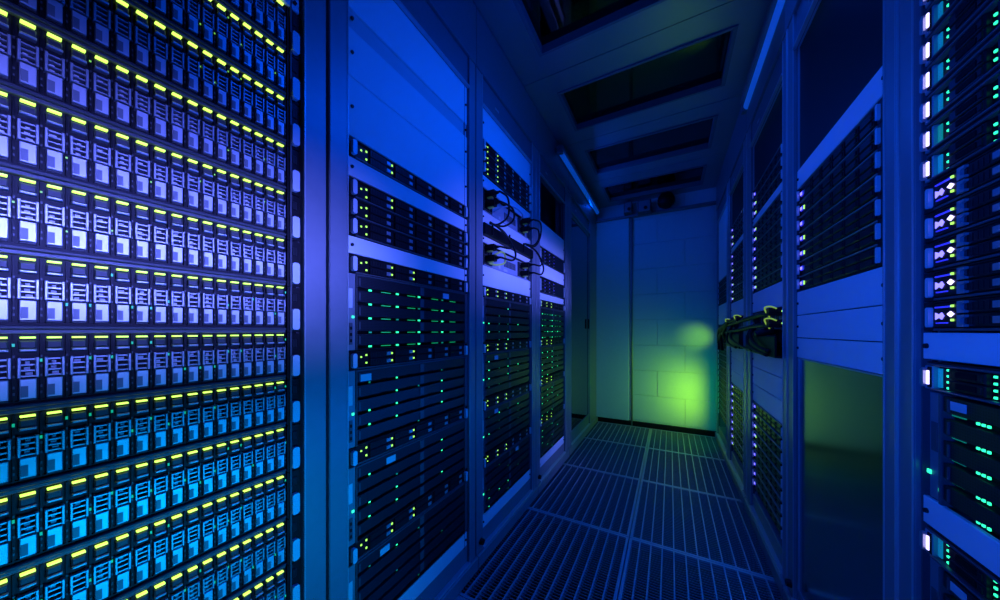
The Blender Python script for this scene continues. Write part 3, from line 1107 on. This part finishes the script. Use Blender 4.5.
def violet_server(label, z):
    t = thing('rack_server', label, 'server', right(ya2 - 0.004, z), -PI2, 'violet panel servers in the near rack')
    obj('chassis', body_1u(Wa2), t)
    obj('ear', ear_1u(True), t, (0.0005, 0, 0))
    p = obj('indicator_panel', MB().box(0.024, 0.066, -0.003, 0.0014, 0.006, U - 0.004, 'led_violet_dim' if False else 'black_gloss', 0.001).mesh('indicator_panel'), t)
    obj('power_led', shared('vl1', lambda: MB().prism([(0.0, -0.005), (0.007, -0.002), (0.012, -0.005), (0.016, 0), (0.012, 0.005), (0.007, 0.002), (0, 0.005)], -0.004, -0.003, 'led_violet').mesh('power_led')), p, (0.027, 0, 0.022))
    obj('locator_led', shared('vl2', lambda: MB().prism([(-0.006, 0), (0, -0.004), (0.006, 0), (0, 0.004)], -0.004, -0.003, 'led_white').mesh('locator_led')), p, (0.055, 0, 0.024))
    obj('glow_strip', led_box(0.030, 0.0022, 'led_violet_dim', 'glow_strip'), p, (0.028, -0.003, 0.0335))
    obj('glow_strip', led_box(0.020, 0.0018, 'led_violet_dim', 'glow_strip'), p, (0.030, -0.003, 0.011))
    for zz in (0.014, 0.0335):
        obj('status_led_or_glow', led_box(0.0032, 0.0032, 'led_yellow'), p, (0.057, -0.003, zz))
    for j in range(2):
        for c in range(5):
            b = obj('drive_bay', bay_1u(), t, (0.072 + c * 0.074, 0, 0.006 + j * 0.0185))
            obj('latch', c_latch(), b)
            obj('bay_label', bay_label(), b)
    return t


for k in range(5):
    violet_server('server with violet glowing corner panel, ' + DOWN[k] + ' of the five in the near rack', -0.0005 + (4 - k) * U)
lightbar_server('server with a white light bar, alone between the blank panel and the near blade chassis', -0.089, 4)
lightbar_server('server with a white light bar low in the near rack, below the lower blank panel', -0.337, 4)


def near_chassis(label, z, h):
    t = thing('blade_chassis', label, 'blade chassis', right(ya2, z), -PI2, 'blade chassis')
    W = Wa2
    obj('enclosure', shared(('nenc', h), lambda: MB().box(0.046, W - 0.02, 0.251, 0.60, 0.001, h - 0.001, 'black').box(0.041, 0.0455, -0.006, 0.25, 0.001, h - 0.001, 'mid_metal', 0.0008).mesh('enclosure')), t)
    fl = obj('flange', shared(('nfl', h), lambda: MB().box(0.012, 0.0405, 0.0, 0.006, 0.001, h - 0.001, 'frame', 0.001).box(0.017, 0.029, -0.0012, 0.0, h * 0.45, h * 0.72, 'mid_metal', 0.0004).mesh('flange')), t)
    obj('power_led', led_box(0.006, 0.006, 'led_green', 'power_led'), fl, (0.010, 0.0, h * 0.22))
    obj('power_led', led_box(0.006, 0.006, 'led_green', 'power_led'), fl, (0.033, 0.0, h * 0.10))
    n = 5
    bh = (h - 0.003) / n

    def bl():
        m = MB()
        wavy(0.047, W - 0.020, 0.008, bh - 0.0008, -0.004, 0.25, 'mesh_face', m)
        m.box(0.047, W - 0.020, 0.006, 0.25, 0.0, 0.0078, 'cavity')
        m.box(0.056, 0.059, -0.0055, -0.004, 0.010, bh - 0.004, 'mid_metal')
        return m.mesh('blade')
    for k in range(n):
        b = obj('blade', shared(('nbl', h), bl), t, (0, 0, h - 0.0015 - (k + 1) * bh))
        for i in range(3):
            obj('status_led_or_glow', led_box(0.0030, 0.0034, 'led_green'), b, (0.096 + i * 0.0078, 0.0005, 0.0030))
        obj('status_led_or_glow', led_box(0.022, 0.0022, 'led_green_dim'), b, (0.049, 0.0045, 0.0035))
        if k == 0:
            obj('sticker', shared('nst', lambda: MB().box(0, 0.026, -0.001, 0, 0, 0.012, 'label_white', 0.0003).mesh('sticker')), b, (0.062, -0.0045, 0.014))
    return t


near_chassis('blade chassis with rows of three green LEDs, between the lower light-bar servers', -0.250, 0.160)
near_chassis('blade chassis at the bottom picture edge under the lowest light-bar server', -0.498, 0.160)

# ------------------------------------------------------------------ plugs and cables, right-hand row
y2, W2 = RW['c']
y3, W3 = RW['d']


def power_strip(label, y, W, z):
    t = thing('power_strip', label, 'power strip', right(y, z), -PI2)
    h = 0.078
    obj('housing', MB().box(0.004, W - 0.004, 0.004, 0.30, 0.001, h, 'switch_face', 0.002).mesh('housing'), t)
    m = shared('socket', lambda: MB().box(0, 0.035, 0.0025, 0.004, 0.020, 0.058, 'port', 0.0006).mesh('socket'))
    for k in range(7):
        obj('socket', m, t, (0.04 + k * 0.05, 0, 0))
    return t


power_strip('grey socket strip behind the black plugs, nearer one', y2, W2, 0.005)
power_strip('grey socket strip behind the cables, second from the green wall', y3, W3, 0.005)


def hoop_plug(label, y, W, x, z, pts, big=True):
    t = thing('power_cable', label, 'cable', right(y, 0.0), -PI2, 'black cables opposite the disk arrays')
    m = MB()
    s = 0.014
    m.prism([(x - 0.050, z - s * .6), (x, z - s), (x + 0.024, z - s), (x + 0.028, z), (x + 0.024, z + s), (x, z + s), (x - 0.050, z + s * .6)], -0.040, 0.003, 'rubber')
    p = obj('plug', m.mesh('plug'), t)
    obj('latch', MB().tube(spline([(x - 0.012, -0.03, z - s - 0.004), (x - 0.012, -0.042, z + s * .3), (x - 0.008, -0.044, z + s + 0.003), (x + 0.026, -0.036, z + s + 0.004), (x + 0.030, -0.02, z + s - 0.004)], 5), 0.0026, 'latch_lit', 6).mesh('latch', True), p)
    if big:
        obj('plug_led', led_box(0.005, 0.006, 'led_yellow', 'plug_led'), p, (x + 0.0285, -0.005, z - 0.002))
    st = [(x - 0.045, -0.02, z), (x - 0.075, -0.028, z - 0.003)] + pts
    obj('cord', MB().tube(spline(st, 7), 0.0095, 'rubber', 8).mesh('cord', True), t)


hoop_plug('thick black cable with a yellow-hooped plug, upper of the nearer pair', y2, W2, 0.425, 0.068, [(0.15, -0.024, 0.062), (-0.10, -0.024, 0.054), (-0.45, -0.024, 0.040), (-0.85, -0.024, 0.026), (-1.00, -0.022, -0.01), (-1.03, -0.02, -0.09)])
hoop_plug('thick black cable with a yellow-hooped plug, lower of the nearer pair', y2, W2, 0.425, 0.026, [(0.15, -0.024, 0.020), (-0.10, -0.024, 0.010), (-0.45, -0.024, -0.004), (-0.85, -0.024, -0.020), (-0.98, -0.022, -0.06), (-1.00, -0.02, -0.14)])
hoop_plug('black cable with a small yellow-hooped plug beside the post, upper row', y3, W3, 0.400, 0.065, [(0.25, -0.030, 0.062), (0.10, -0.035, 0.050), (-0.05, -0.035, -0.01), (-0.10, -0.015, -0.07)], False)
hoop_plug('black cable with a small yellow-hooped plug at the far end, lower row', y3, W3, 0.100, 0.055, [(-0.02, -0.030, 0.045), (-0.15, -0.030, 0.02), (-0.28, -0.025, -0.05), (-0.30, -0.012, -0.14)], False)
o = obj('round_plug', MB().cyl((0.33, 0.0, 0.004), (0, -1, -0.3), 0.016, 0.05, 'rubber', 12, 0.012).cyl((0.33, -0.048, -0.010), (0, -1, -0.3), 0.012, 0.008, 'dark_metal', 12, 0.010).mesh('round_plug'), None, right(y2, 0.0), -PI2)
tag(o, 'round black plug hanging under the two yellow-hooped plugs', 'plug')
droops = [('black cable drooping from the nearer socket strip to the dark tray, inner one', y2, [(0.12, 0.003, 0.03), (0.13, -0.03, 0.0), (0.20, -0.045, -0.030), (0.30, -0.045, -0.058), (0.42, -0.036, -0.075)]),
          ('black cable drooping from the nearer socket strip to the dark tray, outer one', y2, [(0.09, 0.003, 0.05), (0.09, -0.03, 0.0), (0.16, -0.050, -0.050), (0.27, -0.048, -0.075), (0.40, -0.036, -0.088)]),
          ('black cable drooping across the post from the farther socket strip', y3, [(0.20, 0.003, 0.03), (0.22, -0.03, -0.01), (0.32, -0.045, -0.045), (0.48, -0.045, -0.065), (0.62, -0.045, -0.075), (0.78, -0.040, -0.080)]),
          ('black cable drooping low between the socket strip and the farther tray', y3, [(0.08, 0.003, 0.05), (0.09, -0.03, -0.01), (0.16, -0.045, -0.06), (0.28, -0.042, -0.080), (0.40, -0.038, -0.088)])]
for lab, yq, pts in droops:
    t = thing('loose_cable', lab, 'cable', right(yq, 0.0), -PI2, 'black cables opposite the disk arrays')
    obj('cord', MB().tube(spline(pts, 8), 0.0062, 'rubber', 7).mesh('cord', True), t)
    x, y, z = pts[0]
    obj('plug', MB().box(x - 0.010, x + 0.010, y - 0.022, y, z - 0.010, z + 0.010, 'rubber', 0.003).mesh('plug'), t)
for yq, Wq, lab in ((y2, W2, 'nearer yellow-hooped plugs'), (y3, W3, 'farther socket strip')):
    t = thing('cable_tray', 'black cable tray under the ' + lab, 'cable tray', right(yq, -0.093), -PI2)
    obj('tray_body', MB().box(0.004, Wq - 0.004, -0.025, 0.30, 0.0, 0.006, 'black', 0.001).box(0.004, Wq - 0.004, -0.030, -0.0251, 0.0, 0.075, 'black', 0.002).mesh('tray_body'), t)
    obj('tray_back', MB().box(0.004, Wq - 0.004, 0.08, 0.085, 0.0065, 0.096, 'black').mesh('tray_back'), t)

# ------------------------------------------------------------------ lamps along the racks, pipes and boxes
def strip_lamp(label, x, y0, y1, z, w, tilt):
    t = thing('strip_lamp', label, 'lamp', (x, y0, z), 0.0, 'blue strip lamps')
    L = y1 - y0
    obj('housing', MB().box(-w * .7, w * .7, 0, L, w * .35, w * .95, 'frame_dark').mesh('housing'), t)
    obj('tube', MB().tube([(0, 0.03, 0), (0, L - 0.03, 0)], w * .5, 'lamp_tube', 14).mesh('tube', True), t)
    for y in (0.001, L - 0.029):
        obj('end_cap', MB().box(-w * .6, w * .6, y, y + 0.028, -w * .55, w * .34, 'frame_dark', 0.004).mesh('end_cap'), t)


strip_lamp('blue-lit tube lamp over the farthest racks on the disk array side', -0.600, 1.86, 3.05, H + 1.115, 0.030, 0)
strip_lamp('wide blue-lit tube lamp above the racks opposite the disk arrays', 0.338, 1.30, 1.95, H + 1.105, 0.044, 0)

o = obj('wall_pipe', MB().tube([(0, 0, 0.002), (0, 0, 1.93)], 0.009, 'frame', 10).mesh('wall_pipe', True), None, (-0.312, YB - 0.016, 0.0))
tag(o, 'thin vertical pipe running up the green-lit block wall', 'pipe')


def at_wall(px, py):
    k = (px - 670) / FPX * 0.878
    x = k * 0.878 * YB / (1 + 0.479 * k)
    d = -0.479 * x + 0.878 * YB
    return x, (331 - py) * d / FPX


for lab, px, py, w, h, d in (('small pale junction box under the ceiling, beside the pipe', 629, 211, 0.07, 0.10, 0.05),
                             ('larger pale junction box under the ceiling, beside the round black sensor', 645, 210, 0.11, 0.11, 0.06)):
    x, z = at_wall(px, py)
    t = thing('junction_box', lab, 'box', (x, YB - 0.048, H + z), 0.0, 'junction boxes')
    obj('box_body', MB().box(-w / 2, w / 2, -d, 0.044, -h / 2, h / 2, 'mid_metal', 0.005).mesh('box_body'), t)
    obj('lid', MB().box(-w / 2 + .008, w / 2 - .008, -d - .006, -d, -h / 2 + .008, h / 2 - .008, 'frame', 0.002).mesh('lid'), t)
    obj('cable_gland', MB().cyl((0.01, -d - .006, -0.02), (0, -1, 0), 0.014, 0.012, 'rubber', 12).mesh('cable_gland'), t)
x, z = at_wall(666, 203)
t = thing('round_sensor', 'round black sensor housing high on the block wall', 'sensor', (x, YB - 0.047, H + z))
obj('base', MB().cyl((0, 0.043, 0), (0, -1, 0), 0.045, 0.05, 'dark_metal', 20).mesh('base'), t)
obj('cap', MB().cyl((0, -0.007, 0), (0, -1, 0), 0.070, 0.05, 'rubber', 24, 0.062).mesh('cap', True), t)
# behind the ceiling glass
o = obj('ceiling_pipe', MB().tube([(0, 0, 0), (0, 3.2, 0)], 0.030, 'frame_dark', 12).mesh('ceiling_pipe', True), None, (-0.40, -0.1, 2.28))
tag(o, 'dark pipe seen through the ceiling glass, running along the aisle', 'pipe')
for lab, y in (('near the camera', 0.70), ('over the second glass opening', 1.78), ('over the third glass opening', 2.36)):
    t = thing('cable_ladder', 'dark cable ladder crossing above the ceiling glass, ' + lab, 'cable ladder', (-0.9, y, 2.34))
    for dy in (0, 0.12):
        obj('side_rail', MB().box(0, 1.6, dy, dy + 0.012, 0, 0.05, 'frame_dark').mesh('side_rail'), t)
    m = MB().box(0, 0.02, 0.0121, 0.1199, 0.01, 0.02, 'frame_dark').mesh('rung')
    for k in range(12):
        obj('rung', m, t, (0.08 + k * 0.125, 0, 0))
